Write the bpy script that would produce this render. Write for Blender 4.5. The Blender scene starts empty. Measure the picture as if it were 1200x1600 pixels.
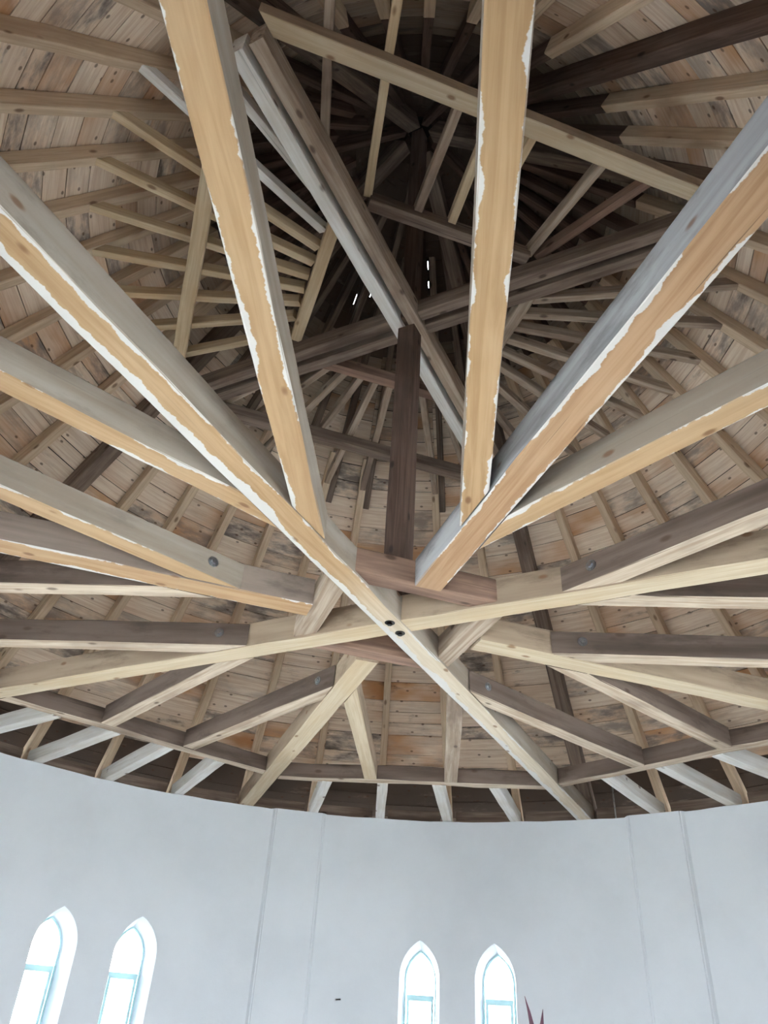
import bpy, bmesh, math, random
from mathutils import Vector, Matrix
random.seed(7)
S = bpy.context.scene
COL = S.collection
R = math.radians
def pol(r, az, z=0.0):
    return Vector((r*math.cos(R(az)), r*math.sin(R(az)), z))

# ------------------------------------------------------------------ camera
CAM = Vector((-0.136, -5.052, 1.6))
FPX, PITCH, ROLL = 1175.2, 0.61169, 0.06583          # focal length in pixels of the 1200x1600 frame
F_ = Vector((0, math.cos(PITCH), math.sin(PITCH))); U_ = Vector((0, -math.sin(PITCH), math.cos(PITCH))); X_ = Vector((1, 0, 0))
RX = math.cos(ROLL)*X_ + math.sin(ROLL)*U_
UP = -math.sin(ROLL)*X_ + math.cos(ROLL)*U_
cd = bpy.data.cameras.new('camera'); cam = bpy.data.objects.new('camera', cd); COL.objects.link(cam)
cd.sensor_fit = 'VERTICAL'; cd.sensor_height = 36.0; cd.lens = FPX/1600*36
cd.clip_start = 0.02
m = Matrix((RX, UP, -F_)).transposed().to_4x4(); m.translation = CAM
cam.matrix_world = m
S.camera = cam

# ------------------------------------------------------------------ world, exposure
w = bpy.data.worlds.new('overcast_sky'); S.world = w; w.use_nodes = True
bg = w.node_tree.nodes['Background']; bg.inputs[0].default_value = (0.83, 0.92, 1.0, 1); bg.inputs[1].default_value = 9.0
vs = S.view_settings
vs.view_transform = 'Standard'; vs.look = 'None'; vs.gamma = 1; vs.use_curve_mapping = False
vs.exposure = 2.1
S.cycles.use_denoising = True
S.cycles.max_bounces = 10; S.cycles.diffuse_bounces = 9

# ------------------------------------------------------------------ measures
TH = 62.16                    # bearing of the first tie beam
RW, ZT = 5.835, 4.09          # inner wall radius, wall top
RO = 6.47                     # outer wall radius
SL = 1.10                     # roof slope (rise over run), underside of rafters z = ZA - SL*r
ZA = 11.1
PHI = math.atan(SL); CP = math.cos(PHI)
WIN = [122.0, 78.8, 33.8, -56.2, -146.2]     # window pairs
ADDED_DOORS = [-14.2, -104.2, 166.6]               # unseen glazed doors, added to bring in more daylight
DW, DH = 1.15, 3.0                            # half width and height of each
PIL = [100.0, 53.3, 8.3, -36.7, -81.7, -126.7, -171.7, 145.0]      # pilasters
HA, ZSP, ZAP, ZSILL = 0.25, 2.25, 2.665, 0.95
HG, ZGAP, YG = 0.172, 2.53, 6.20

# daylight portals in the window openings (no light of their own)
def portal(az, sx=0.40, sy=1.75, z=1.76):
    l = bpy.data.lights.new('window_portal', 'AREA'); l.shape = 'RECTANGLE'; l.size = sx; l.size_y = sy
    l.cycles.is_portal = True
    o = bpy.data.objects.new('window_portal', l); COL.objects.link(o)
    d = -pol(1, az)
    o.rotation_euler = d.to_track_quat('-Z', 'Z').to_euler(); o.location = pol(YG+0.12, az, z)

# ------------------------------------------------------------------ materials
def lin(c):
    return tuple(((x/255)/12.92 if x/255 <= 0.04045 else ((x/255+0.055)/1.055)**2.4) for x in c)+(1.0,)
class NT:
    def __init__(s, name):
        s.m = bpy.data.materials.new(name); s.m.use_nodes = True; s.t = s.m.node_tree
        s.b = s.t.nodes['Principled BSDF']
    def n(s, typ, **kw):
        nd = s.t.nodes.new(typ)
        for k, v in kw.items(): setattr(nd, k, v)
        return nd
    def set(s, sock, v):
        if hasattr(v, 'is_output'): s.t.links.new(v, sock)
        else: sock.default_value = v
    def math(s, op, a, b=0.0, c=None, clamp=False):
        nd = s.n('ShaderNodeMath', operation=op, use_clamp=clamp); s.set(nd.inputs[0], a); s.set(nd.inputs[1], b)
        if c is not None: s.set(nd.inputs[2], c)
        return nd.outputs[0]
    def vmath(s, op, a, b):
        nd = s.n('ShaderNodeVectorMath', operation=op); s.set(nd.inputs[0], a); s.set(nd.inputs[1], b); return nd.outputs[0]
    def noise(s, vec, scale, detail=3, rough=0.55, dist=0.0):
        nd = s.n('ShaderNodeTexNoise'); s.set(nd.inputs['Vector'], vec); nd.inputs['Scale'].default_value = scale
        nd.inputs['Detail'].default_value = detail; nd.inputs['Roughness'].default_value = rough; nd.inputs['Distortion'].default_value = dist
        return nd.outputs[0]
    def ramp(s, f, lo, hi):
        nd = s.n('ShaderNodeMapRange', interpolation_type='SMOOTHSTEP'); s.set(nd.inputs[0], f); nd.inputs[1].default_value = lo; nd.inputs[2].default_value = hi
        return nd.outputs[0]
    def mix(s, f, a, b, mode='MIX'):
        nd = s.n('ShaderNodeMix', data_type='RGBA', blend_type=mode); s.set(nd.inputs[0], f); s.set(nd.inputs[6], a); s.set(nd.inputs[7], b)
        return nd.outputs[2]
    def bump(s, h, strength, dist):
        nd = s.n('ShaderNodeBump'); nd.inputs['Strength'].default_value = strength; nd.inputs['Distance'].default_value = dist
        s.set(nd.inputs['Height'], h); s.t.links.new(nd.outputs[0], s.b.inputs['Normal'])

def wood(name, light, dark, stain=None, stain_amt=0.35, knot=(95, 60, 40), knot_r=0.10, crack=0.5, wane=None, side=None, rough=0.75, wane_at=0.05, other=None, bias=0.0):
    """sawn timber; local x runs along the grain"""
    t = NT(name)
    tc = t.n('ShaderNodeTexCoord'); oi = t.n('ShaderNodeObjectInfo')
    comb = t.n('ShaderNodeCombineXYZ')
    for i, k in enumerate((37.0, 5.3, 11.7)): t.set(comb.inputs[i], t.math('MULTIPLY', oi.outputs['Random'], k))
    P = t.vmath('ADD', tc.outputs['Object'], comb.outputs[0])
    g = t.noise(t.vmath('MULTIPLY', P, (1.2, 26, 26)), 1.0, 4, 0.6, 0.6)
    blot = t.noise(t.vmath('MULTIPLY', P, (0.9, 3.0, 3.0)), 1.0, 4, 0.6)
    col = t.mix(t.ramp(g, 0.3, 0.7), lin(dark), lin(light))
    if stain:
        col = t.mix(t.math('MULTIPLY', t.ramp(blot, 0.45, 0.68), stain_amt), col, lin(stain))
    if other:                      # the second half of the same log is paler
        so2 = t.n('ShaderNodeSeparateXYZ'); t.set(so2.inputs[0], tc.outputs['Object'])
        oc = t.mix(t.ramp(g, 0.3, 0.7), lin(other[1]), lin(other[0]))
        col = t.mix(t.ramp(t.math('ADD', so2.outputs[0], t.math('MULTIPLY', blot, 1.2)), 0.4, 1.6), oc, col)
    if side:                       # weathered, unplaned flanks
        sp = t.n('ShaderNodeSeparateXYZ'); t.set(sp.inputs[0], tc.outputs['Normal'])
        bot = t.ramp(sp.outputs[2], -0.45, -0.75)
        sc = t.mix(t.ramp(t.noise(t.vmath('MULTIPLY', P, (0.7, 9, 9)), 1.0, 4), 0.35, 0.7), lin(side[0]), lin(side[1]))
        smk = t.noise(t.vmath('MULTIPLY', P, (2.2, 7.0, 7.0)), 1.0, 5, 0.65)
        sc = t.mix(t.math('MULTIPLY', t.ramp(smk, 0.5, 0.72), 0.55), sc, tuple(x*0.5 for x in lin(side[1])[:3])+(1.0,))
        col = t.mix(bot, sc, col)
        if wane:                   # pale wane along the arrises of the underside
            so = t.n('ShaderNodeSeparateXYZ'); t.set(so.inputs[0], tc.outputs['Object'])
            sg = t.math('MULTIPLY', t.math('SIGN', so.outputs[1]), 13.0)
            c2 = t.n('ShaderNodeCombineXYZ'); t.set(c2.inputs[0], so.outputs[0]); t.set(c2.inputs[1], sg); t.set(c2.inputs[2], t.math('MULTIPLY', oi.outputs['Random'], 90.0))
            wob = t.math('SUBTRACT', t.noise(t.vmath('MULTIPLY', c2.outputs[0], (1.3, 1, 1)), 1.0, 7, 0.66), 0.5)
            ed = t.math('ADD', t.math('ABSOLUTE', so.outputs[1]), t.math('MULTIPLY', wob, 0.25))
            if bias: ed = t.math('SUBTRACT', ed, t.math('MULTIPLY', t.math('SIGN', so.outputs[1]), bias))
            col = t.mix(t.math('MULTIPLY', t.ramp(ed, wane_at+0.018, wane_at+0.024), bot), col, lin(wane))
    # knots
    vo = t.n('ShaderNodeTexVoronoi', feature='F1'); t.set(vo.inputs['Vector'], t.vmath('MULTIPLY', P, (2.6, 5.5, 5.5))); vo.inputs['Scale'].default_value = 1.0
    kn = t.ramp(vo.outputs['Distance'], knot_r*1.5, knot_r*0.6)
    col = t.mix(t.math('MULTIPLY', kn, 0.75), col, lin(knot))
    # checks along the grain
    ck = t.noise(t.vmath('MULTIPLY', P, (0.45, 34, 34)), 1.0, 2, 0.5)
    ckm = t.math('MULTIPLY', t.ramp(ck, 0.70, 0.74), crack)
    col = t.mix(ckm, col, lin((40, 32, 28)))
    t.set(t.b.inputs['Base Color'], col)
    t.b.inputs['Roughness'].default_value = rough
    t.b.inputs['Specular IOR Level'].default_value = 0.25
    t.bump(t.math('ADD', t.math('MULTIPLY', g, 0.5), t.math('MULTIPLY', ckm, -1.0)), 0.35, 0.004)
    return t.m

M = {}
SIDE = ((140, 127, 114), (158, 148, 138))
WANE = (200, 197, 194)
M['new'] = wood('planed_pine', (179, 149, 114), (160, 128, 93), (186, 160, 128), 0.4, knot=(112, 76, 50), knot_r=0.088, crack=0.12, wane=WANE, side=SIDE)
M['long'] = wood('long_planed_pine', (179, 149, 114), (160, 128, 93), (186, 160, 128), 0.4, knot=(112, 76, 50), knot_r=0.088, crack=0.12, wane=WANE, side=SIDE, other=((208, 196, 178), (190, 175, 153)), wane_at=0.045, bias=0.025)
M['newo'] = wood('planed_orange_pine', (176, 143, 112), (156, 121, 90), (182, 155, 127), 0.4, knot=(110, 72, 48), knot_r=0.088, crack=0.55, wane=WANE, side=((160, 160, 163), (122, 119, 120)), wane_at=0.065)
M['newg'] = wood('planed_pine_brown_flank', (179, 149, 114), (160, 124, 90), (186, 160, 128), 0.4, knot=(112, 76, 50), knot_r=0.088, crack=0.3, wane=WANE, side=((140, 126, 116), (118, 104, 96)), wane_at=0.075)
M['pale'] = wood('pale_pine', (200, 186, 163), (182, 164, 138), (188, 164, 130), 0.5, knot=(118, 82, 56), knot_r=0.088, crack=0.25, side=((168, 149, 129), (143, 124, 106)))
M['white'] = wood('bleached_and_lit_timber', (232, 231, 229), (212, 208, 202), (200, 188, 170), 0.4, crack=0.3)  # bleached collar wood; on the jack beams the white is painted light
M['joist'] = wood('sawn_joist', (212, 194, 164), (186, 164, 134), (190, 160, 122), 0.5, knot=(110, 76, 52), crack=0.15)
M['rafter'] = wood('sawn_rafter', (220, 200, 174), (196, 172, 146), (176, 148, 122), 0.6, knot=(104, 72, 52), crack=0.2)
M['old'] = wood('weathered_timber', (140, 124, 112), (104, 88, 78), (84, 70, 62), 0.7, knot=(56, 44, 38), crack=0.7, rough=0.85)
M['oldpale'] = wood('scraped_old_timber', (182, 166, 150), (146, 127, 110), (112, 94, 82), 0.75, knot=(66, 50, 42), crack=0.6, rough=0.85)
M['oldred'] = wood('reddish_old_timber', (150, 122, 106), (116, 92, 80), (98, 78, 68), 0.6, knot=(60, 44, 36), crack=0.6, rough=0.85)
M['dark'] = wood('dark_and_shaded_timber', (112, 92, 82), (84, 66, 58), (66, 54, 48), 0.7, knot=(40, 32, 28), crack=0.8, rough=0.85)  # dark post wood; on the upper rafters this tone is painted shade
M['worn'] = wood('worn_two_tone_timber', (206, 192, 174), (170, 150, 130), (126, 106, 92), 0.6, knot=(74, 56, 46), crack=0.5, side=((114, 99, 90), (82, 69, 61)), rough=0.85)

def plank_mat():
    t = NT('roof_boarding')
    uv = t.n('ShaderNodeUVMap', uv_map='UVMap'); at = t.n('ShaderNodeAttribute', attribute_name='tint')
    P = uv.outputs[0]
    sp = t.n('ShaderNodeSeparateColor'); t.set(sp.inputs[0], at.outputs['Color'])
    g = t.noise(t.vmath('MULTIPLY', P, (1.4, 30, 1)), 1.0, 4, 0.6, 0.8)
    bl = t.noise(t.vmath('MULTIPLY', P, (2.2, 6, 1)), 1.0, 5, 0.65)
    bl2 = t.noise(t.vmath('MULTIPLY', P, (1.0, 2.0, 1)), 1.0, 3, 0.5)
    col = t.mix(t.ramp(g, 0.3, 0.7), lin((216, 192, 170)), lin((240, 224, 206)))
    col = t.mix(t.math('MULTIPLY', t.ramp(bl2, 0.35, 0.7), t.ramp(sp.outputs[0], 0.5, 1.0)), col, lin((196, 144, 98)))     # orange heartwood
    col = t.mix(t.math('MULTIPLY', t.ramp(bl, 0.38, 0.62), t.ramp(sp.outputs[1], 0.45, 1.0)), col, lin((136, 126, 120)))   # grey weathering
    col = t.mix(t.math('MULTIPLY', t.ramp(bl, 0.55, 0.75), t.ramp(sp.outputs[2], 0.55, 1.0)), col, lin((74, 58, 48)))       # dark stains
    col = t.mix(t.math('MULTIPLY', at.outputs['Alpha'], t.ramp(bl, -0.1, 0.45)), col, lin((84, 71, 63)))                      # darker eaves boards, and shade painted in towards the peak
    vo = t.n('ShaderNodeTexVoronoi', feature='F1', voronoi_dimensions='2D'); t.set(vo.inputs['Vector'], t.vmath('MULTIPLY', P, (2.6, 4.2, 1))); vo.inputs['Scale'].default_value = 1.0
    col = t.mix(t.math('MULTIPLY', t.ramp(vo.outputs['Distance'], 0.07, 0.035), 0.7), col, lin((84, 56, 38)))
    t.set(t.b.inputs['Base Color'], col); t.b.inputs['Roughness'].default_value = 0.8; t.b.inputs['Specular IOR Level'].default_value = 0.2
    t.bump(g, 0.3, 0.003)
    return t.m
M['plank'] = plank_mat()

def plain(name, c, rough=0.6, metal=0.0, c2=None, scale=4.0, bump=0.0):
    t = NT(name)
    tc = t.n('ShaderNodeTexCoord')
    n1 = t.noise(tc.outputs['Object'], scale, 5, 0.6)
    t.set(t.b.inputs['Base Color'], t.mix(t.ramp(n1, 0.35, 0.7), lin(c), lin(c2 or c)))
    t.b.inputs['Roughness'].default_value = rough; t.b.inputs['Metallic'].default_value = metal
    if bump: t.bump(t.noise(tc.outputs['Object'], scale*6, 4, 0.6), bump, 0.01)
    return t.m
M['plaster'] = plain('white_plaster', (206, 210, 216), 0.9, c2=(200, 204, 210), scale=1.3, bump=0.25)
M['floor'] = plain('pale_stone_floor', (160, 146, 130), 0.5, c2=(142, 128, 112), scale=1.5)
M['ground'] = plain('outdoor_ground', (226, 224, 218), 0.9, c2=(212, 210, 202), scale=0.6)
M['felt'] = plain('dark_roof_covering', (52, 46, 42), 0.9, c2=(40, 36, 33))
M['steel'] = plain('galvanised_steel', (170, 172, 176), 0.35, 0.9, c2=(130, 132, 136), scale=30)
M['iron'] = plain('dark_iron', (48, 44, 42), 0.5, 0.7, c2=(36, 33, 32), scale=30)
M['frame'] = plain('pale_teal_paint', (188, 222, 224), 0.5, c2=(180, 216, 220))
M['leaf'] = plain('burgundy_leaf', (98, 56, 72), 0.5, c2=(74, 44, 58), scale=8)
M['cane'] = plain('brown_cane', (120, 96, 70), 0.8, c2=(92, 72, 54), scale=12, bump=0.3)
M['pot'] = plain('terracotta', (170, 98, 68), 0.8, c2=(150, 84, 58), scale=6)
M['soil'] = plain('potting_soil', (58, 44, 34), 0.95, c2=(40, 30, 24), scale=20, bump=0.6)
def glass():
    t = NT('clear_window_glass'); t.t.nodes.remove(t.b)
    tr = t.n('ShaderNodeBsdfTransparent'); gl = t.n('ShaderNodeBsdfGlossy'); gl.inputs['Roughness'].default_value = 0.02
    fr = t.n('ShaderNodeFresnel'); fr.inputs[0].default_value = 1.45
    mx = t.n('ShaderNodeMixShader'); t.t.links.new(fr.outputs[0], mx.inputs[0]); t.t.links.new(tr.outputs[0], mx.inputs[1]); t.t.links.new(gl.outputs[0], mx.inputs[2])
    t.t.links.new(mx.outputs[0], t.t.nodes['Material Output'].inputs[0])
    return t.m
M['glass'] = glass()

# ------------------------------------------------------------------ object helpers
def obj(name, me, mat, parent=None):
    if mat: me.materials.append(M[mat])
    o = bpy.data.objects.new(name, me); COL.objects.link(o)
    if parent: o.parent = parent
    return o
def tag(o, label, cat, group=None):
    o['label'] = label; o['category'] = cat
    if group: o['group'] = group
    return o
def struct(o, label=None):
    o['kind'] = 'structure'
    if label: o['label'] = label
    return o
def mesh(name, v, f, smooth=False):
    me = bpy.data.meshes.new(name); me.from_pydata([tuple(x) for x in v], [], f); me.update()
    if smooth:
        for p in me.polygons: p.use_smooth = True
    return me

def timber(name, p0, p1, w, h, mat, label=None, cat='beam', group=None, sk0=0.0, sk1=0.0, rough=0.0025, ch=0.006, kz1=0.0):
    """sawn timber; p0, p1 = ends of the centre line of its underside; sk = tangent of the skew cut (x per y) at each end"""
    p0 = Vector(p0); p1 = Vector(p1); d = (p1-p0); L = d.length; d.normalize()
    y = Vector((0, 0, 1)).cross(d).normalized() if abs(d.z) < 0.99 else Vector((-math.sin(R(TH)), math.cos(R(TH)), 0)); z = d.cross(y).normalized()
    a, b = w/2, ch
    sec = [(-a+b, 0), (a-b, 0), (a, b), (a, h-b), (a-b, h), (-a+b, h), (-a, h-b), (-a, b)]
    n = max(2, int(L/0.35)); rg = random.Random(hash((round(L*1000), round(p0.x*999), round(p0.y*997))) & 0xffff)
    V = []; Fc = []
    for i in range(n+1):
        f = i/n; x = -L/2+L*f
        dy = rg.uniform(-rough, rough) if 0 < i < n else 0; dz = rg.uniform(-rough, rough) if 0 < i < n else 0
        for (sy, sz) in sec:
            j1 = rg.uniform(-rough, rough); j2 = rg.uniform(-rough, rough)
            sk = sk0*(1-f) if f < 0.5 else 0
            sk = sk0*max(0, 1-f*n) + sk1*max(0, 1-(1-f)*n)
            if n <= 2: sk = sk0*(1-f)+sk1*f
            V.append((x+sy*sk+(kz1*(sz-h/2) if i == n else 0), sy+dy+j1, sz+dz+j2))
    k = 8
    for i in range(n):
        for q in range(k):
            Fc.append((i*k+q, i*k+(q+1) % k, (i+1)*k+(q+1) % k, (i+1)*k+q))
    Fc.append(tuple(range(k-1, -1, -1))); Fc.append(tuple(range(n*k, n*k+k)))
    # orientation: local x along, y left, z up -> faces need outward normals
    me = mesh(name, V, Fc)
    bm = bmesh.new(); bm.from_mesh(me); bmesh.ops.recalc_face_normals(bm, faces=bm.faces); bm.to_mesh(me); bm.free()
    o = obj(name, me, mat)
    mw = Matrix((d, y, z)).transposed().to_4x4(); mw.translation = (p0+p1)/2
    o.matrix_world = mw
    if label: tag(o, label, cat, group)
    o['len'] = L
    return o

def prism(pts, z0, z1):
    n = len(pts); V = [(x, y, z0) for x, y in pts]+[(x, y, z1) for x, y in pts]
    F = [tuple(range(n-1, -1, -1)), tuple(range(n, 2*n))]+[(i, (i+1) % n, n+(i+1) % n, n+i) for i in range(n)]
    return V, F
def bolt_mesh(r, proud):
    V = []; F = []
    def add(v, f):
        o = len(V); V.extend(v); F.extend([tuple(i+o for i in q) for q in f])
    add(*prism([(r*1.9*math.cos(i*math.tau/16), r*1.9*math.sin(i*math.tau/16)) for i in range(16)], -0.002, 0.004))
    add(*prism([(r*math.cos(i*math.tau/6), r*math.sin(i*math.tau/6)) for i in range(6)], 0.004, proud))
    return mesh('bolt', V, F)
def bolt(parent, loc, axis, mat='steel', r=0.018, proud=0.018):
    o = obj('bolt', bolt_mesh(r, proud), mat, parent)
    o.rotation_euler = Vector(axis).to_track_quat('Z', 'Y').to_euler(); o.location = loc
    return o

# ------------------------------------------------------------------ setting: floor, ground, wall with lancet windows
NSEG = 240
def disc(name, r, z0, z1, mat, n=96):
    V, F = prism([(r*math.cos(i*math.tau/n), r*math.sin(i*math.tau/n)) for i in range(n)], z0, z1)
    return obj(name, mesh(name, V, F), mat)
struct(disc('floor', RW+0.02, -0.12, 0.0, 'floor'), 'pale stone floor of the round hall')
gr = disc('ground', 60, -0.5, -0.13, 'ground'); struct(gr, 'open ground around the round building')

def lancet(a, zs, zsp, zap, n=10):
    h = zap-zsp; rr = (a*a+h*h)/(2*a); pts = [(-a, zs), (a, zs)]
    th = math.atan2(h, rr-a)
    for i in range(n+1):
        t = th*i/n; pts.append((a-rr+rr*math.cos(t), zsp+rr*math.sin(t)))
    for i in range(n-1, -1, -1):
        t = th*i/n; pts.append((-(a-rr+rr*math.cos(t)), zsp+rr*math.sin(t)))
    return pts
def loft(rings):
    n = len(rings[0]); V = [v for r in rings for v in r]; F = []
    for k in range(len(rings)-1):
        for i in range(n): F.append((k*n+i, k*n+(i+1) % n, (k+1)*n+(i+1) % n, (k+1)*n+i))
    F.append(tuple(range(n-1, -1, -1))); F.append(tuple(range((len(rings)-1)*n, len(rings)*n)))
    return V, F
WAZ = [c+s for c in WIN for s in (4.55, -4.55)]
# wall ring
V = []; F = []
for i in range(NSEG):
    a = i*math.tau/NSEG; c, s_ = math.cos(a), math.sin(a)
    jz = 0.006*math.sin(17*a)+0.005*math.sin(41*a+1)+0.004*math.sin(73*a)
    V += [(RW*c, RW*s_, -0.1), (RW*c, RW*s_, ZT+jz*0.6), (RO*c, RO*s_, ZT), (RO*c, RO*s_, -0.1)]
for i in range(NSEG):
    j = (i+1) % NSEG
    for k in range(4): F.append((i*4+k, i*4+(k+1) % 4, j*4+(k+1) % 4, j*4+k))
wme = mesh('wall_round', V, F)
bm = bmesh.new(); bm.from_mesh(wme); bmesh.ops.recalc_face_normals(bm, faces=bm.faces); bm.to_mesh(wme); bm.free()
wall = obj('wall_round', wme, 'plaster')
cV = []; cF = []
for az in WAZ:
    ri = lancet(HA, ZSILL, ZSP, ZAP); ro = lancet(HG+0.03, ZSILL+0.08, ZSP, ZGAP+0.05)
    rot = Matrix.Rotation(R(az-90), 3, 'Z'); rings = []
    for prof, y in ((ri, RW-0.3), (ri, RW-0.02), (ro, YG), (ro, RO+0.2)):
        rings.append([rot @ Vector((x, y, z)) for x, z in prof])
    v, f = loft(rings); o_ = len(cV); cV += v; cF += [tuple(i+o_ for i in q) for q in f]
for az in ADDED_DOORS:
    pr_ = [(-DW, 0.0), (DW, 0.0), (DW, DH), (-DW, DH)]; rot = Matrix.Rotation(R(az-90), 3, 'Z')
    v, f = loft([[rot @ Vector((x, y, z)) for x, z in pr_] for y in (RW-0.6, RO+0.3)]); o_ = len(cV); cV += v; cF += [tuple(i+o_ for i in q) for q in f]
cme = mesh('cutter', cV, cF)
bm = bmesh.new(); bm.from_mesh(cme); bmesh.ops.recalc_face_normals(bm, faces=bm.faces); bm.to_mesh(cme); bm.free()
cut = bpy.data.objects.new('cutter', cme); COL.objects.link(cut)
bo = wall.modifiers.new('openings', 'BOOLEAN'); bo.operation = 'DIFFERENCE'; bo.solver = 'EXACT'; bo.object = cut
bpy.context.view_layer.update()
new = bpy.data.meshes.new_from_object(wall.evaluated_get(bpy.context.evaluated_depsgraph_get()))
wall.modifiers.clear(); wall.data = new; bpy.data.objects.remove(cut)
for p in new.polygons: p.use_smooth = True
new.set_sharp_from_angle(angle=R(25))
struct(wall, 'smooth white plastered round wall under the timber roof')
for az in WAZ: portal(az)
for az in ADDED_DOORS: portal(az, 2.2, 2.9, 1.5)

# pilasters
for i, az in enumerate(PIL):
    hw = 3.2; n = 6; pts = []
    for k in range(n+1): pts.append(pol(RW-0.045, az-hw+2*hw*k/n))
    for k in range(n, -1, -1): pts.append(pol(RW+0.03, az-hw-0.6+2*(hw+0.6)*k/n))
    V, F = prism([(p.x, p.y) for p in pts], 0.0, ZT+0.005)
    me = mesh('trim', V, F)
    bm = bmesh.new(); bm.from_mesh(me); bmesh.ops.recalc_face_normals(bm, faces=bm.faces)
    bmesh.ops.bevel(bm, geom=[e for e in bm.edges if abs((e.verts[0].co-e.verts[1].co).z) > 1 and abs(Vector((*e.verts[0].co.xy, 0)).length-(RW-0.045)) < 0.01 and e.calc_face_angle(0) > 0.5], offset=0.015, segments=2, affect='EDGES')
    bm.to_mesh(me); bm.free()
    struct(obj('trim_%d' % (i+1), me, 'plaster'), 'flat white plaster pilaster on the round wall')

# windows
def ring_frame(prof, off, y0, y1):
    """flat frame of width off inside a lancet profile"""
    cx = 0; zs = [z for _, z in prof]; n = len(prof)
    inn = []
    for i in range(n):
        p = Vector(prof[i]); a = Vector(prof[i-1]); b = Vector(prof[(i+1) % n])
        t = ((p-a).normalized()+(b-p).normalized()).normalized(); nn = Vector((-t.y, t.x))
        k = max(0.5, nn.dot(Vector((-(p-a).normalized().y, (p-a).normalized().x))))
        inn.append(p+nn*off/k)
    V = [(x, y0, z) for x, z in prof]+[(p.x, y0, p.y) for p in inn]+[(x, y1, z) for x, z in prof]+[(p.x, y1, p.y) for p in inn]
    F = []
    for i in range(n):
        j = (i+1) % n
        F += [(i, j, n+j, n+i), (2*n+i, 3*n+i, 3*n+j, 2*n+j), (i, 2*n+i, 2*n+j, j), (n+i, n+j, 3*n+j, 3*n+i)]
    return V, F, inn
def boxv(x0, x1, y0, y1, z0, z1):
    V = [(x, y, z) for z in (z0, z1) for y in (y0, y1) for x in (x0, x1)]
    return V, [(0, 2, 3, 1), (4, 5, 7, 6), (0, 1, 5, 4), (2, 6, 7, 3), (0, 4, 6, 2), (1, 3, 7, 5)]
prof = lancet(HG+0.028, ZSILL+0.082, ZSP, ZGAP+0.048)
fv, ff, inn = ring_frame(prof, 0.022, -0.03, 0.03); fme = mesh('window_frame', fv, ff); fme.materials.append(M['frame'])
ZB = 2.07
tv, tf = boxv(-HG, HG, -0.028, 0.028, ZB-0.022, ZB+0.022); tme = mesh('transom', tv, tf); tme.materials.append(M['frame'])
V = []; F = []
for bb in ((-HG+0.005, -HG+0.037, ZSILL+0.12, ZB-0.022), (HG-0.037, HG-0.005, ZSILL+0.12, ZB-0.022), (-HG+0.037, HG-0.037, ZSILL+0.12, ZSILL+0.155), (-HG+0.037, HG-0.037, ZB-0.042, ZB-0.022)):
    v, f = boxv(bb[0], bb[1], -0.04, 0.01, bb[2], bb[3]); o_ = len(V); V += v; F += [tuple(i+o_ for i in q) for q in f]
came = mesh('casement_frame', V, F); came.materials.append(M['frame'])
pv, pf = boxv(-HG+0.03, HG-0.03, -0.004, 0.004, ZSILL+0.13, ZB-0.03); pme = mesh('pane', pv, pf); pme.materials.append(M['glass'])
up = [(p.x, p.y) for p in inn if p.y > ZB+0.03]; up = sorted([q for q in up if q[0] >= 0], key=lambda q: q[1])+sorted([q for q in up if q[0] < 0], key=lambda q: -q[1])
up = [(-HG+0.006, ZB+0.02), (HG-0.006, ZB+0.02)]+up
n = len(up); ume = mesh('pane', [(x, -0.004, z) for x, z in up]+[(x, 0.004, z) for x, z in up], [tuple(range(n)), tuple(range(2*n-1, n-1, -1))]+[(i, n+i, n+(i+1) % n, (i+1) % n) for i in range(n)]); ume.materials.append(M['glass'])
for i, az in enumerate(WAZ):
    e = bpy.data.objects.new('window_%d' % (i+1), None); COL.objects.link(e); e.location = pol(YG+0.03, az); e.rotation_euler = (0, 0, R(az-90))
    struct(e, 'narrow pointed lancet window in the white wall')
    for nm, me in (('window_frame', fme), ('transom', tme), ('casement_frame', came), ('pane', pme), ('pane', ume)):
        obj(nm, me, None, e)

# glazed double doors, added out of view to brighten the roof
def boxes(name, bs, mat, parent):
    V = []; F = []
    for bb in bs:
        v, f = boxv(*bb); o_ = len(V); V += v; F += [tuple(i+o_ for i in q) for q in f]
    return obj(name, mesh(name, V, F), mat, parent)
for i, az in enumerate(ADDED_DOORS):
    e = bpy.data.objects.new('door_%d' % (i+1), None); COL.objects.link(e); e.location = pol(YG-0.05, az); e.rotation_euler = (0, 0, R(az-90))
    struct(e, 'unseen glazed double doorway added for daylight in the round wall')
    boxes('door_frame', [(-DW+.005, -DW+.06, -.04, .04, 0.005, DH-.005), (DW-.06, DW-.005, -.04, .04, 0.005, DH-.005), (-DW+.06, DW-.06, -.04, .04, DH-.065, DH-.005)], 'frame', e)
    for sx in (-1, 1):
        x0, x1 = (-DW+.065, -.004) if sx < 0 else (.004, DW-.065)
        lf = boxes('door_leaf', [(x0, x0+.07, -.025, .025, .01, DH-.07), (x1-.07, x1, -.025, .025, .01, DH-.07), (x0+.07, x1-.07, -.025, .025, .01, .2), (x0+.07, x1-.07, -.025, .025, DH-.15, DH-.07), (x0+.07, x1-.07, -.025, .025, 1.45, 1.5)], 'frame', e)
        boxes('pane', [(x0+.07, x1-.07, -.004, .004, .2, 1.45)], 'glass', lf); boxes('pane', [(x0+.07, x1-.07, -.004, .004, 1.5, DH-.15)], 'glass', lf)
        boxes('handle', [(-sx*-.055-.012, -sx*-.055+.012, -.07, -.025, .98, 1.14)], 'steel', lf)

# ------------------------------------------------------------------ tie level
ZB0 = 4.10
WM, HM = 0.19, 0.21
RE = 6.05
mainmat = ['pale', 'pale', 'pale', 'newo', 'new', 'newo', 'pale', 'pale']
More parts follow.
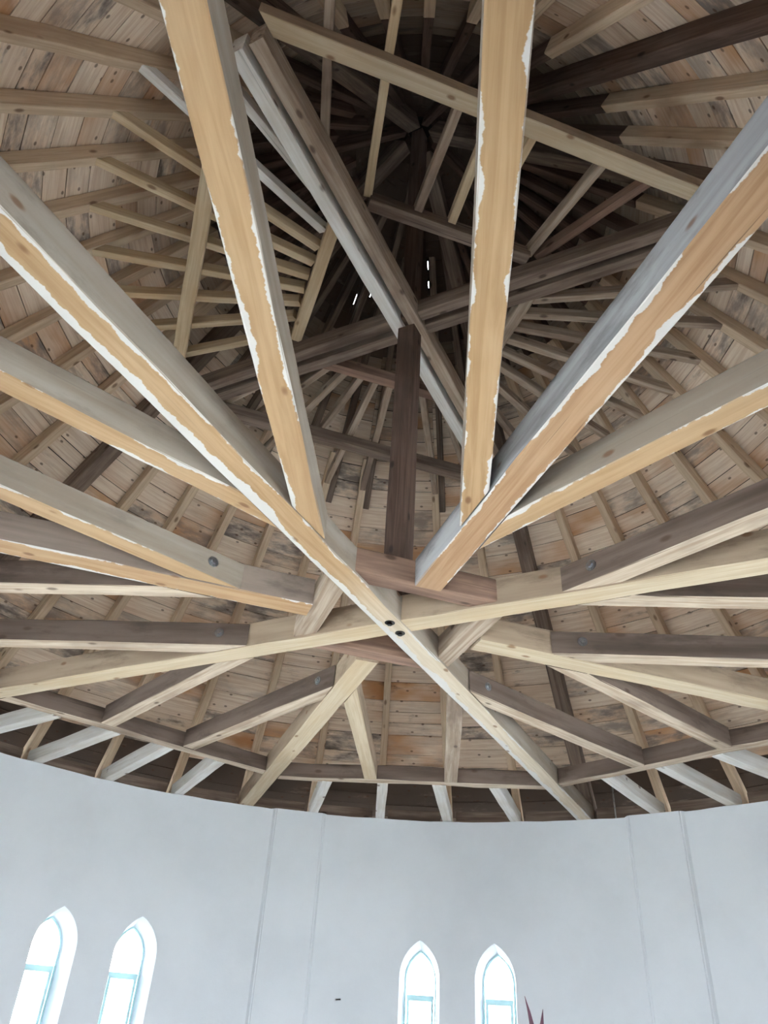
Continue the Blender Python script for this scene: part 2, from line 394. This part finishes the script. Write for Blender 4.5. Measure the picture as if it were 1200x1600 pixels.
# two through beams, halved at the crossing
b17 = timber('tiebeam', pol(RE, TH, ZB0-0.008), pol(RE, TH+180, ZB0-0.008), WM, HM, 'long', 'long unbroken tie beam with two bolt holes at the crossing, planed orange underside', 'beam')
b312 = timber('tiebeam', pol(RE, TH+90, ZB0), pol(RE, TH-90, ZB0), WM, HM, 'pale', 'long unbroken pale tie beam passing above the bolted crossing', 'beam')
for x in (-0.09, 0.09): bolt(b17, (x+0.02, 0.012, 0), (0, 0, -1), 'iron', 0.02, 0.02)
tie_lab = {1: ('pale cracked tie beam running from hub trimmer to wall beside the left pilaster', 'pale'),
           3: ('tie beam with grey flank and orange underside, half hidden behind its bolted side beam', 'newg'),
           5: ('tie beam with blue-grey split flank and orange underside ending on the hub trimmer', 'newo'),
           7: ('pale tie beam ending on the hub trimmer, carrying a dark bolted side beam', 'pale')}
for k, (lb, mt) in tie_lab.items():
    timber('tiebeam', pol(0.655, TH+45*k, ZB0), pol(RE, TH+45*k, ZB0), WM, HM, mt, lb, 'beam')
trim_lab = {1: 'old hub trimmer under the pale cracked tie beam', 3: 'short rough hub trimmer with chamfered end beside the bolted crossing',
            5: 'reddish brown hub trimmer at the foot of the king post', 7: 'short rough hub trimmer at the end of the dark bolted side beam'}
for k, lb in trim_lab.items():
    c = pol(0.575, TH+45*k, ZB0+0.02); t = pol(1, TH+45*k+90)
    hl = 0.575-0.095*1.414+0.012
    timber('hub_trimmer', c-t*hl, c+t*hl, 0.15, 0.18, 'oldred' if k in (1, 5) else 'oldpale', lb, 'beam', None, sk0=1.0, sk1=-1.0)

# side beams: two in every bay, parallel to the bay's middle line, bolted to the tie beams
side = {(0, 0): ('oldpale', 0.48, 'scraped whitish side beam from the long bolted tie beam to the cross beam'),
        (0, 1): ('pale', 0.46, 'new pale side beam with a sooty patch near the cross beam'),
        (1, 0): ('worn', 0.47, 'notched old side beam fixed to the pale cracked tie beam'),
        (1, 1): ('worn', 0.48, 'old side beam with a scraped white underside, fixed to the pale through tie beam'),
        (2, 0): ('worn', 0.46, 'straight dark side beam with bright bolts at its end on the pale through tie beam'),
        (2, 1): ('worn', 0.48, 'greyed old side beam with a peeling end behind the orange tie beam'),
        (3, 0): ('new', 0.43, 'grey-flanked side beam with yellow underside bolted to the orange tie beam'),
        (3, 1): ('new', 0.53, 'yellow side beam with pale wane meeting the long bolted tie beam'),
        (4, 0): ('new', 0.455, 'broad orange side beam rising on the long bolted tie beam'),
        (4, 1): ('new', 0.52, 'upright orange side beam with white waney edges on both sides'),
        (5, 0): ('new', 0.45, 'grey-flanked yellow side beam on the blue-grey split tie beam'),
        (5, 1): ('worn', 0.47, 'dark side beam with a big knot and a bright bolt on the through tie beam'),
        (6, 0): ('worn', 0.48, 'dark side beam fixed behind the pale through tie beam'),
        (6, 1): ('worn', 0.46, 'long level dark side beam with a bright bolt on a pale tie beam'),
        (7, 0): ('worn', 0.48, 'dark side beam with bleached underside meeting the bowed cross beam'),
        (7, 1): ('worn', 0.48, 'dark side beam with a bolted end on the long bolted tie beam')}
CHIN = {0: 3.98, 1: 3.86, 7: 3.92, 4: 4.45}; CH_W = 0.14
t22 = math.tan(R(22.5))
for (k, s_), (mt, off, lb) in side.items():
    bis = TH+45*k+22.5; d = pol(1, bis); nrm = pol(1, bis+90); sg = -1 if s_ == 0 else 1
    ws = 0.15
    q = (off+0.103)/t22+0.02                                # centre line meets the tie beam's flank
    o = timber('side_timber', d*q+nrm*sg*off+Vector((0, 0, ZB0+0.004)), d*CHIN.get(k, 3.93)+nrm*sg*off+Vector((0, 0, ZB0+0.004)), ws, 0.195, mt, lb, 'beam', None, sk0=sg/t22)
    L = o['len']
    if mt == 'worn' or (k, s_) == (3, 0):
        bolt(o, (-L/2+0.06, -sg*ws/2, 0.11), (0, -sg, 0), 'steel', 0.02, 0.022)
# cross beams between the tie beams and the jack beams that carry on to the wall
for k in range(8):
    CH_IN = CHIN.get(k, 3.93)
    bis = TH+45*k+22.5; c = pol(CH_IN+CH_W/2+0.004, bis, ZB0+0.003); t = pol(1, bis+90)
    hl = (CH_IN+CH_W/2)*t22-0.103-0.006
    lab = {0: 'old cross beam between the pale cracked tie beam and the long bolted tie beam', 1: 'old cross beam with scraped pale lower edge left of the pale cracked tie beam',
           7: 'old bowed cross beam right of the long bolted tie beam'}.get(k, 'old cross beam between two tie beams near the wall')
    timber('crossbeam', c-t*hl, c+t*hl, CH_W, 0.17, 'worn', lab, 'beam', None if k in (0, 1, 7) else 'cross beams near the wall', sk0=t22, sk1=-t22, rough=0.006)
    for j in range(1, 5):
        az = TH+45*k+9*j; r0 = (CH_IN+CH_W+0.012)/math.cos(R(az-bis))
        timber('jack_timber', pol(r0, az, ZB0), pol(RE, az, ZB0), 0.125, 0.16, 'white', 'short jack beam coloured white for light, from cross beam to wall top', 'beam', 'jack beams on the wall top',  # white colour carries the light falling on the jack beams
               sk0=-math.tan(R(az-bis)))

# wall plates between the beam ends
for k in range(40):
    az = TH+9*k+4.5; t = pol(1, az+90); c = pol(6.2*math.cos(R(4.5)), az, ZT+0.002); hl = 6.2*math.sin(R(4.5))-0.115
    timber('wall_plate', c-t*hl, c+t*hl, 0.12, 0.2, 'old', 'short grey wall plate between beam ends on the wall top', 'plank', 'wall plates on the wall top')

# ------------------------------------------------------------------ king post and collar level
pz = (ZB0+HM)
post = timber('king_post', Vector((0, 0, pz)), Vector((0, 0, 7.325)), 0.175, 0.175, 'dark', 'dark cracked king post standing on the bolted crossing', 'post')
post.matrix_world = Matrix.Translation(Vector((0, 0, (pz+7.325)/2))-pol(0.0875, TH-0)) @ (Matrix((Vector((0, 0, 1)), pol(1, TH+90), -pol(1, TH))).transposed().to_4x4()) if False else post.matrix_world
zz = post.matrix_world.to_3x3() @ Vector((0, 0, 1)); post.location = post.location - zz*0.0875
upost = timber('upper_king_post', Vector((0, 0, 7.6)), Vector((0, 0, 11.0)), 0.15, 0.15, 'dark', 'black upper post rising from the collar beams to the roof peak', 'post')
zz = upost.matrix_world.to_3x3() @ Vector((0, 0, 1)); upost.location = upost.location - zz*0.075
bp = -(pz+7.325)/2+4.5
bolt(post, (bp+0.02, -0.02, 0.175), (0, 0, 1), 'iron', 0.024, 0.04); bolt(post, (bp+0.02, -0.02, 0.0), (0, 0, -1), 'iron', 0.024, 0.04)

ZU, ZR_ = 7.335, 7.40
ar = 2.86
coll = [(180, 0.092, ZU, 0.24, 'white', 'bleached white collar beam beside its brown twin above the king post'), (180, -0.083, ZU, 0.24, 'oldpale', 'brown collar beam paired with the white one above the king post'),
        (90, 0.095, ZR_, 0.175, 'old', 'weathered collar beam crossing the white one, side towards the windows'), (90, -0.085, ZR_, 0.175, 'old', 'weathered collar beam crossing the white one, side away from the windows')]
for a, off, z, h, mt, lb in coll:
    sgn = 1
    n_ = pol(1, TH+a+90); c = n_*(-off)
    if a == 90:
        c = pol(1, TH)*off
    timber('collar_tie', c+pol(ar, TH+a, z), c+pol(ar, TH+a+180, z), 0.12, h, mt, lb, 'beam')
sect = {45: 'old', 135: 'joist', 225: 'joist', 315: 'oldpale'}      # bearing of each quadrant's middle: 107, 197, 287, 17
for q in (45, 135, 225, 315):
    nz = TH+q; t = pol(1, nz+90)
    # inner trimmer on top of the collar beams
    c = pol(1.0, nz, 7.585); hl = 0.98
    nm = {45: 'back', 135: 'pale', 225: 'dark', 315: 'brown'}[q]
    timber('inner_trimmer', c-t*(hl-.2), c+t*(hl-.2), 0.12, 0.13, {45: 'oldred', 135: 'joist', 225: 'old', 315: 'oldpale'}[q],
           {45: 'short reddish trimmer carrying the fan of joists behind the king post', 135: 'short pale trimmer carrying the fan of new pale joists', 225: 'short dark trimmer under the roof peak holding widely spaced joists', 315: 'short brown trimmer carrying the fan of brown joists'}[q], 'beam')
    # outer bearer below the joists
    ob = 2.14; c = pol(ob, nz, 7.50); hl = ob-0.215
    timber('joist_bearer', c-t*hl, c+t*hl, 0.14, 0.145, {45: 'old', 135: 'joist', 225: 'pale', 315: 'old'}[q],
           {45: 'old bearer under the joists behind the king post', 135: 'pale nail-marked bearer under the fan of new pale joists', 225: 'long pale bearer crossing under the roof peak', 315: 'old bearer under the fan of brown joists'}[q], 'beam', None, sk0=1.0, sk1=-1.0)
    zj = 7.652; rj = (ZA-zj-0.055)/SL
    jl = {45: 'brown collar joist in the fan behind the king post', 135: 'new pale collar joist in the fan on the nail-marked bearer', 225: 'collar joist on the long pale bearer under the roof peak', 315: 'brown collar joist in the fan behind the split blue-grey tie beam'}[q]
    if q == 225:
        for (x0, y0, x1, y1, mt, full) in ((-0.86, -1.25, -0.775, -2.6, 'oldpale', 1), (-0.462, -1.22, -0.283, -2.72, 'joist', 1), (-0.016, -1.08, 0.30, -2.24, 'oldpale', 0), (0.29, -0.957, 0.56, -2.14, 'joist', 0),
                                           (0.56, -0.93, 0.97, -2.12, 'joist', 0), (1.047, -0.729, 1.60, -1.86, 'oldpale', 0), (1.13, -0.70, 2.02, -1.615, 'oldred', 0)):
            p = Vector((x0, y0, zj)); d2 = Vector((x1-x0, y1-y0, 0)).normalized()
            e_ = Vector((x1, y1, zj))
            if not full:
                nn = pol(1, nz); e_ = p+d2*((2.09-p.dot(nn))/d2.dot(nn))
            while full and e_.xy.length < rj: e_ += d2*0.02
            timber('collar_joist', p, e_, 0.075, 0.11, mt, jl, 'joist', 'collar joists under the roof peak', kz1=-0.9 if full else 0.0)
        continue
    for j in range(1, 10):
        az = TH+q-45+9*j; dl = az-nz
        r0 = 1.07/math.cos(R(dl))
        mt = {45: 'oldpale', 135: 'joist', 315: 'oldpale'}[q]
        lb = jl
        if q == 135 and j >= 8: mt = 'white'; lb = 'bleached collar joist next to the white collar beam, in the pale fan'
        timber('collar_joist', pol(r0, az, zj), pol(rj, az, zj), 0.075, 0.11, mt, lb, 'joist', 'collar joists fan %s' % nm if mt != 'white' else 'bleached collar joists', sk0=-math.tan(R(dl)), kz1=-1/SL)

# ------------------------------------------------------------------ rafters
def zr(r): return ZA-SL*r
RD = 0.145
def rafter(az, r0, r1, w, h, mat, lb, grp, side=0.0):
    off = pol(side, az+90); low = (h-RD)/CP
    return timber('rafter', pol(r0, az, zr(r0)-low)+off, pol(r1, az, zr(r1)-low)+off, w, h, mat, lb, 'rafter', grp)
for k in range(40):
    az = TH+9*k; a = (az+180) % 360-180
    if k in (0, 10, 20, 30):
        rafter(az, 6.29, 0.16, 0.17, 0.20, 'old', 'broad dark principal rafter above a long through tie beam', 'principal rafters')
        continue
    if abs(a+54.8) < 1:
        rafter(az, 6.32, 1.45, 0.15, 0.17, 'dark', 'blackened old rafter among pale ones beside stained boards', None)
        continue
    top = 0.18 if k % 5 == 0 else (0.75 if k % 2 else 1.05)
    lo, up_ = 'pale sawn rafter rising from the wall under the roof boards', 'upper rafter with shade in its colour, running to the roof peak'
    if 60 < a < 150:          # spliced side by side behind the king post
        rafter(az, 6.36, 2.85, 0.095, RD, 'rafter', 'pale sawn rafter rising behind the hub, lapped by a dark upper rafter', 'lapped rafters')
        rafter(az, 3.3, top, 0.075, RD, 'old', 'dark upper rafter lapped beside a pale one behind the king post', 'lapped upper rafters', -0.087)
    else:
        e_ = 2.3 if -130 < a < 0 else 2.15
        rafter(az, 6.36, e_, 0.095, RD, 'rafter', lo, 'lower rafters')
        rafter(az, e_-0.01, top, 0.085, RD, 'dark', up_, 'upper rafters')  # upper length coloured darker to stand for shade

# ------------------------------------------------------------------ roof boarding
DZ = RD/CP+0.004/CP            # deck underside above the rafter underside line
NV = Vector((0, 0, 1))
SW = 0.2
SLITS = [(79.2, 1.22, 0.10), (79.4, 1.40, 0.06), (109.0, 1.50, 0.18), (115.4, 1.64, 0.10)]
def plank_geo(az0, az1, r0, r1, th, lift):
    """four corners of the underside and of the top, world coordinates"""
    mid = (az0+az1)/2; nrm = Vector((math.cos(R(mid))*math.sin(PHI), math.sin(R(mid))*math.sin(PHI), math.cos(PHI)))
    def pt(r, az): return pol(r, az, zr(r)+DZ)
    b = [pt(r0, az0), pt(r0, az1), pt(r1, az1), pt(r1, az0)]
    return [p+nrm*lift for p in b]+[p+nrm*(lift+th) for p in b], nrm
FQ = [(0, 1, 2, 3), (7, 6, 5, 4), (0, 4, 5, 1), (1, 5, 6, 2), (2, 6, 7, 3), (3, 7, 4, 0)]
boards = []
rg = random.Random(11)
rows = None
for k in range(40):
    az0 = TH+9*k; az1 = az0+9
    if k % 2 == 0 or rows is None:
        rows = []; s = rg.uniform(0, 0.1); smax = (6.62-0.15)/CP
        while s < smax:
            wd = rg.choice((0.16, 0.19, 0.22, 0.24, 0.26, 0.28))*rg.uniform(0.93, 1.07); rows.append((s, min(s+wd, smax))); s += wd
        pair_t = [(rg.random(), rg.random(), rg.random()) for _ in rows]
    for i, (s0, s1) in enumerate(rows):
        g = rg.uniform(0.002, 0.006)
        ra = 6.62-(s0+g)*CP; rb = 6.62-(s1-g)*CP
        t = pair_t[i] if rg.random() < 0.5 else (rg.random(), rg.random(), rg.random())
        rm_ = (ra+rb)/2; t = (*t, 1.0 if rm_ > 6.0 else min(1.0, max(0.0, (2.75-rm_)/0.9+rg.uniform(-.12, .12))))  # alpha: eaves rows fully dark, painted shade deepening near the peak
        cuts = [az0]
        for (sa, sr, hl) in SLITS:
            if az0 < sa < az1 and rb-0.03 < sr < ra+0.03: cuts += [sa-SW, sa+SW]
        cuts.append(az1)
        for c in range(0, len(cuts), 2):
            boards.append((cuts[c]+0.03, cuts[c+1]-0.03, ra, max(rb, 0.05), 0.024, rg.uniform(0, 0.006), t, rg.uniform(0, 50), rg.uniform(0, 50)))

def put(b, V, F, UVS, TI, inv=None):
    az0, az1, ra, rb, th, lift, t, u0, v0 = b
    P, nrm = plank_geo(az0, az1, ra, rb, th, lift)
    mid = (az0+az1)/2; tx = pol(1, mid+90); c = sum(P, Vector())/8
    o_ = len(V)
    for p in P:
        V.append(inv @ p if inv else p); UVS.append((u0+(p-c).dot(tx), v0+math.hypot((p-c).dot(pol(1, mid)), (p-c).z)*(1 if (p-c).z > 0 else -1))); TI.append(t)
    F += [tuple(i+o_ for i in q) for q in FQ]
def board_mesh(name, V, F, UVS, TI):
    me = mesh(name, V, F)
    uv = me.uv_layers.new(name='UVMap')
    uv.data.foreach_set('uv', [c for l in me.loops for c in UVS[l.vertex_index]])
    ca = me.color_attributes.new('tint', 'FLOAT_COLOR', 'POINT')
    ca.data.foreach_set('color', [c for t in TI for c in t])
    return me
# the covering above the boards: one closed skin with a few open slits near the peak
azs = sorted(set([TH+4.5*k for k in range(80)]+[x for (sa, _, _) in SLITS for x in ((sa-SW-TH) % 360+TH, (sa+SW-TH) % 360+TH)]))
rss = sorted(set([0.0004, 0.6, 2.5, 4.5, 6.75]+[x for (_, sr, hl) in SLITS for x in (sr-hl/2, sr+hl/2)]))
V = []; F = []
for ring in range(2):
    for az in azs:
        for r in rss: V.append(pol(r, az, zr(r)+DZ+0.05+0.012*ring))
nr, na = len(rss), len(azs)
def hole(am, rm): return any(abs((am-sa+180) % 360-180) < SW and abs(rm-sr) < hl/2 for sa, sr, hl in SLITS)
for i in range(na):
    j = (i+1) % na; a1 = azs[j] if j else azs[0]+360
    for k in range(nr-1):
        if hole((azs[i]+a1)/2, (rss[k]+rss[k+1])/2): continue
        F.append((i*nr+k, i*nr+k+1, j*nr+k+1, j*nr+k)); o_ = na*nr
        F.append((o_+i*nr+k, o_+j*nr+k, o_+j*nr+k+1, o_+i*nr+k+1))
    F.append((i*nr+nr-1, na*nr+i*nr+nr-1, na*nr+j*nr+nr-1, j*nr+nr-1))
ceil = struct(obj('ceiling', mesh('ceiling', V, F), 'felt'), 'steep conical timber roof seen from inside')
# the boards that show largest are pieces of their own, the others one joined piece
bpy.context.view_layer.update()
dg = bpy.context.evaluated_depsgraph_get()
def px(p):
    d = p-CAM; z = d.dot(F_)
    if z < 0.1: return None
    return 600+FPX*d.dot(RX)/z, 800-FPX*d.dot(UP)/z
score = []
for b in boards:
    P, nrm = plank_geo(*b[:6]); q = [px(p) for p in P[:4]]
    sc = 0
    if all(q):
        c = [(sum(x[0] for x in q)/4), sum(x[1] for x in q)/4]
        ar_ = abs(sum(q[i][0]*q[(i+1) % 4][1]-q[(i+1) % 4][0]*q[i][1] for i in range(4)))/2
        if -20 < c[0] < 1220 and -20 < c[1] < 1300 and ar_ > 100:
            vis = 0
            for fu in (0.2, 0.4, 0.6, 0.8):
                for fv_ in (0.3, 0.7):
                    tp = (P[0].lerp(P[1], fu)).lerp(P[3].lerp(P[2], fu), fv_)-nrm*0.01
                    pp = px(tp)
                    if not (0 < pp[0] < 1200 and 0 < pp[1] < 1600): continue
                    dv = tp-CAM; hit = S.ray_cast(dg, CAM, dv.normalized(), distance=dv.length)
                    if not hit[0]: vis += 1
            sc = ar_*vis/8
    score.append(sc)
order = sorted(range(len(boards)), key=lambda i: -score[i]); big = set(i for i in order[:300] if score[i] > 0)
V, F, UVS, TI = [], [], [], []
for i, b in enumerate(boards):
    if i in big:
        az0, az1, ra, rb = b[:4]; mid = (az0+az1)/2
        mw = Matrix((pol(1, mid+90), Vector((-math.cos(R(mid))*CP, -math.sin(R(mid))*CP, math.sin(PHI))), Vector((math.cos(R(mid))*math.sin(PHI), math.sin(R(mid))*math.sin(PHI), math.cos(PHI))))).transposed().to_4x4()
        rm = (ra+rb)/2; mw.translation = pol(rm*math.cos(R((az1-az0)/2)), mid, zr(rm)+DZ)
        v, f, u, ti = [], [], [], []; put(b, v, f, u, ti, mw.inverted())
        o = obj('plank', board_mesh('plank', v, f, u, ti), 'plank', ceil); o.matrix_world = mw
    else: put(b, V, F, UVS, TI)
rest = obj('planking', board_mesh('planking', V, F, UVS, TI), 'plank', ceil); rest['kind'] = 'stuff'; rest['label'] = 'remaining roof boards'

# ------------------------------------------------------------------ small things
def tube(p0, p1, r, n=10):
    p0 = Vector(p0); p1 = Vector(p1); d = (p1-p0).normalized(); a = d.orthogonal().normalized(); b = d.cross(a)
    V = [p+(a*math.cos(i*math.tau/n)+b*math.sin(i*math.tau/n))*r for p in (p0, p1) for i in range(n)]
    return V, [(i, (i+1) % n, n+(i+1) % n, n+i) for i in range(n)]+[tuple(range(n-1, -1, -1)), tuple(range(n, 2*n))]
c = pol(5.87, 58.2)
v, f = tube((c.x, c.y, ZT-0.02), (c.x, c.y, zr(5.87)+DZ+0.01), 0.011); tag(obj('hanging_rod', mesh('hanging_rod', v, f), 'steel'), 'thin pale rod between wall top and roof beside the long bolted tie beam', 'rod')
# wall hook
c = pol(RW+0.01, 93.2, 1.975); d = pol(1, 93.2)
v, f = tube(c, c-d*0.07, 0.008); v2, f2 = tube(c-d*0.065, c-d*0.075+Vector((0.05, 0, 0.004)), 0.008); v += v2; f += [tuple(i+20 for i in q) for q in f2]
tag(obj('wall_hook', mesh('wall_hook', v, f), 'iron'), 'small dark bent hook in the white wall', 'hook')
# potted cordyline, only its top leaves reach into view
pc = Vector((0.515, -1.91, 0))
e = bpy.data.objects.new('potted_cordyline', None); COL.objects.link(e); e.location = pc
tag(e, 'burgundy strap-leaved potted plant, leaf tips in front of the lancet windows', 'plant')
n = 24
prf = [(0.13, 0.0), (0.19, 0.34), (0.205, 0.34), (0.205, 0.38), (0.18, 0.38), (0.175, 0.33)]
V = [(r*math.cos(i*math.tau/n), r*math.sin(i*math.tau/n), z) for r, z in prf for i in range(n)]
F = [(k*n+i, k*n+(i+1) % n, (k+1)*n+(i+1) % n, (k+1)*n+i) for k in range(len(prf)-1) for i in range(n)]+[tuple(range(n-1, -1, -1))]
obj('pot', mesh('pot', V, F, False), 'pot', e)
v, f = prism([(0.178*math.cos(i*math.tau/n), 0.178*math.sin(i*math.tau/n)) for i in range(n)], 0.28, 0.335); obj('soil', mesh('soil', v, f), 'soil', e)
v, f = tube((0, 0, 0.3), (0, 0.005, 1.32), 0.018); obj('stem', mesh('stem', v, f), 'cane', e)
rg = random.Random(5)
def leaf(base, az, tilt, L, w):
    V = []; F = []; n = 9; p = Vector(base); ang = tilt; tl = pol(1, az+90)
    for i in range(n+1):
        f = i/n; ww = w*(0.45+1.1*f if f < 0.5 else 1.0)*(1-f**3)*0.5+0.0008
        d = pol(math.cos(ang), az)+Vector((0, 0, math.sin(ang)))
        up_ = pol(-math.sin(ang), az)+Vector((0, 0, math.cos(ang)))
        V += [p-tl*ww+up_*ww*0.35, p-up_*0.0015, p+tl*ww+up_*ww*0.35]
        p = p+d*(L/n); ang -= 0.10*f
    for i in range(n):
        for k in (0, 1): F.append((i*3+k, i*3+k+1, (i+1)*3+k+1, (i+1)*3+k))
    me = mesh('leaf', V, F); o = obj('leaf', me, 'leaf', e); sd = o.modifiers.new('thick', 'SOLIDIFY'); sd.thickness = 0.0015
for i in range(26):
    f = i/25
    leaf((0, 0, 1.08+0.24*f), i*137.5, R(10+50*f), 0.38-0.08*f+rg.uniform(-.03, .03), 0.04)
for az_, ti_, L_ in ((120, 88, 0.455), (60, 87, 0.42), (178, 66, 0.40), (165, 80, 0.40), (250, 84, 0.34), (0, 84, 0.36), (320, 80, 0.30)): leaf((0, 0, 1.31), az_, R(ti_), L_, 0.04)
for o in bpy.data.objects:
    if 'len' in o: del o['len']
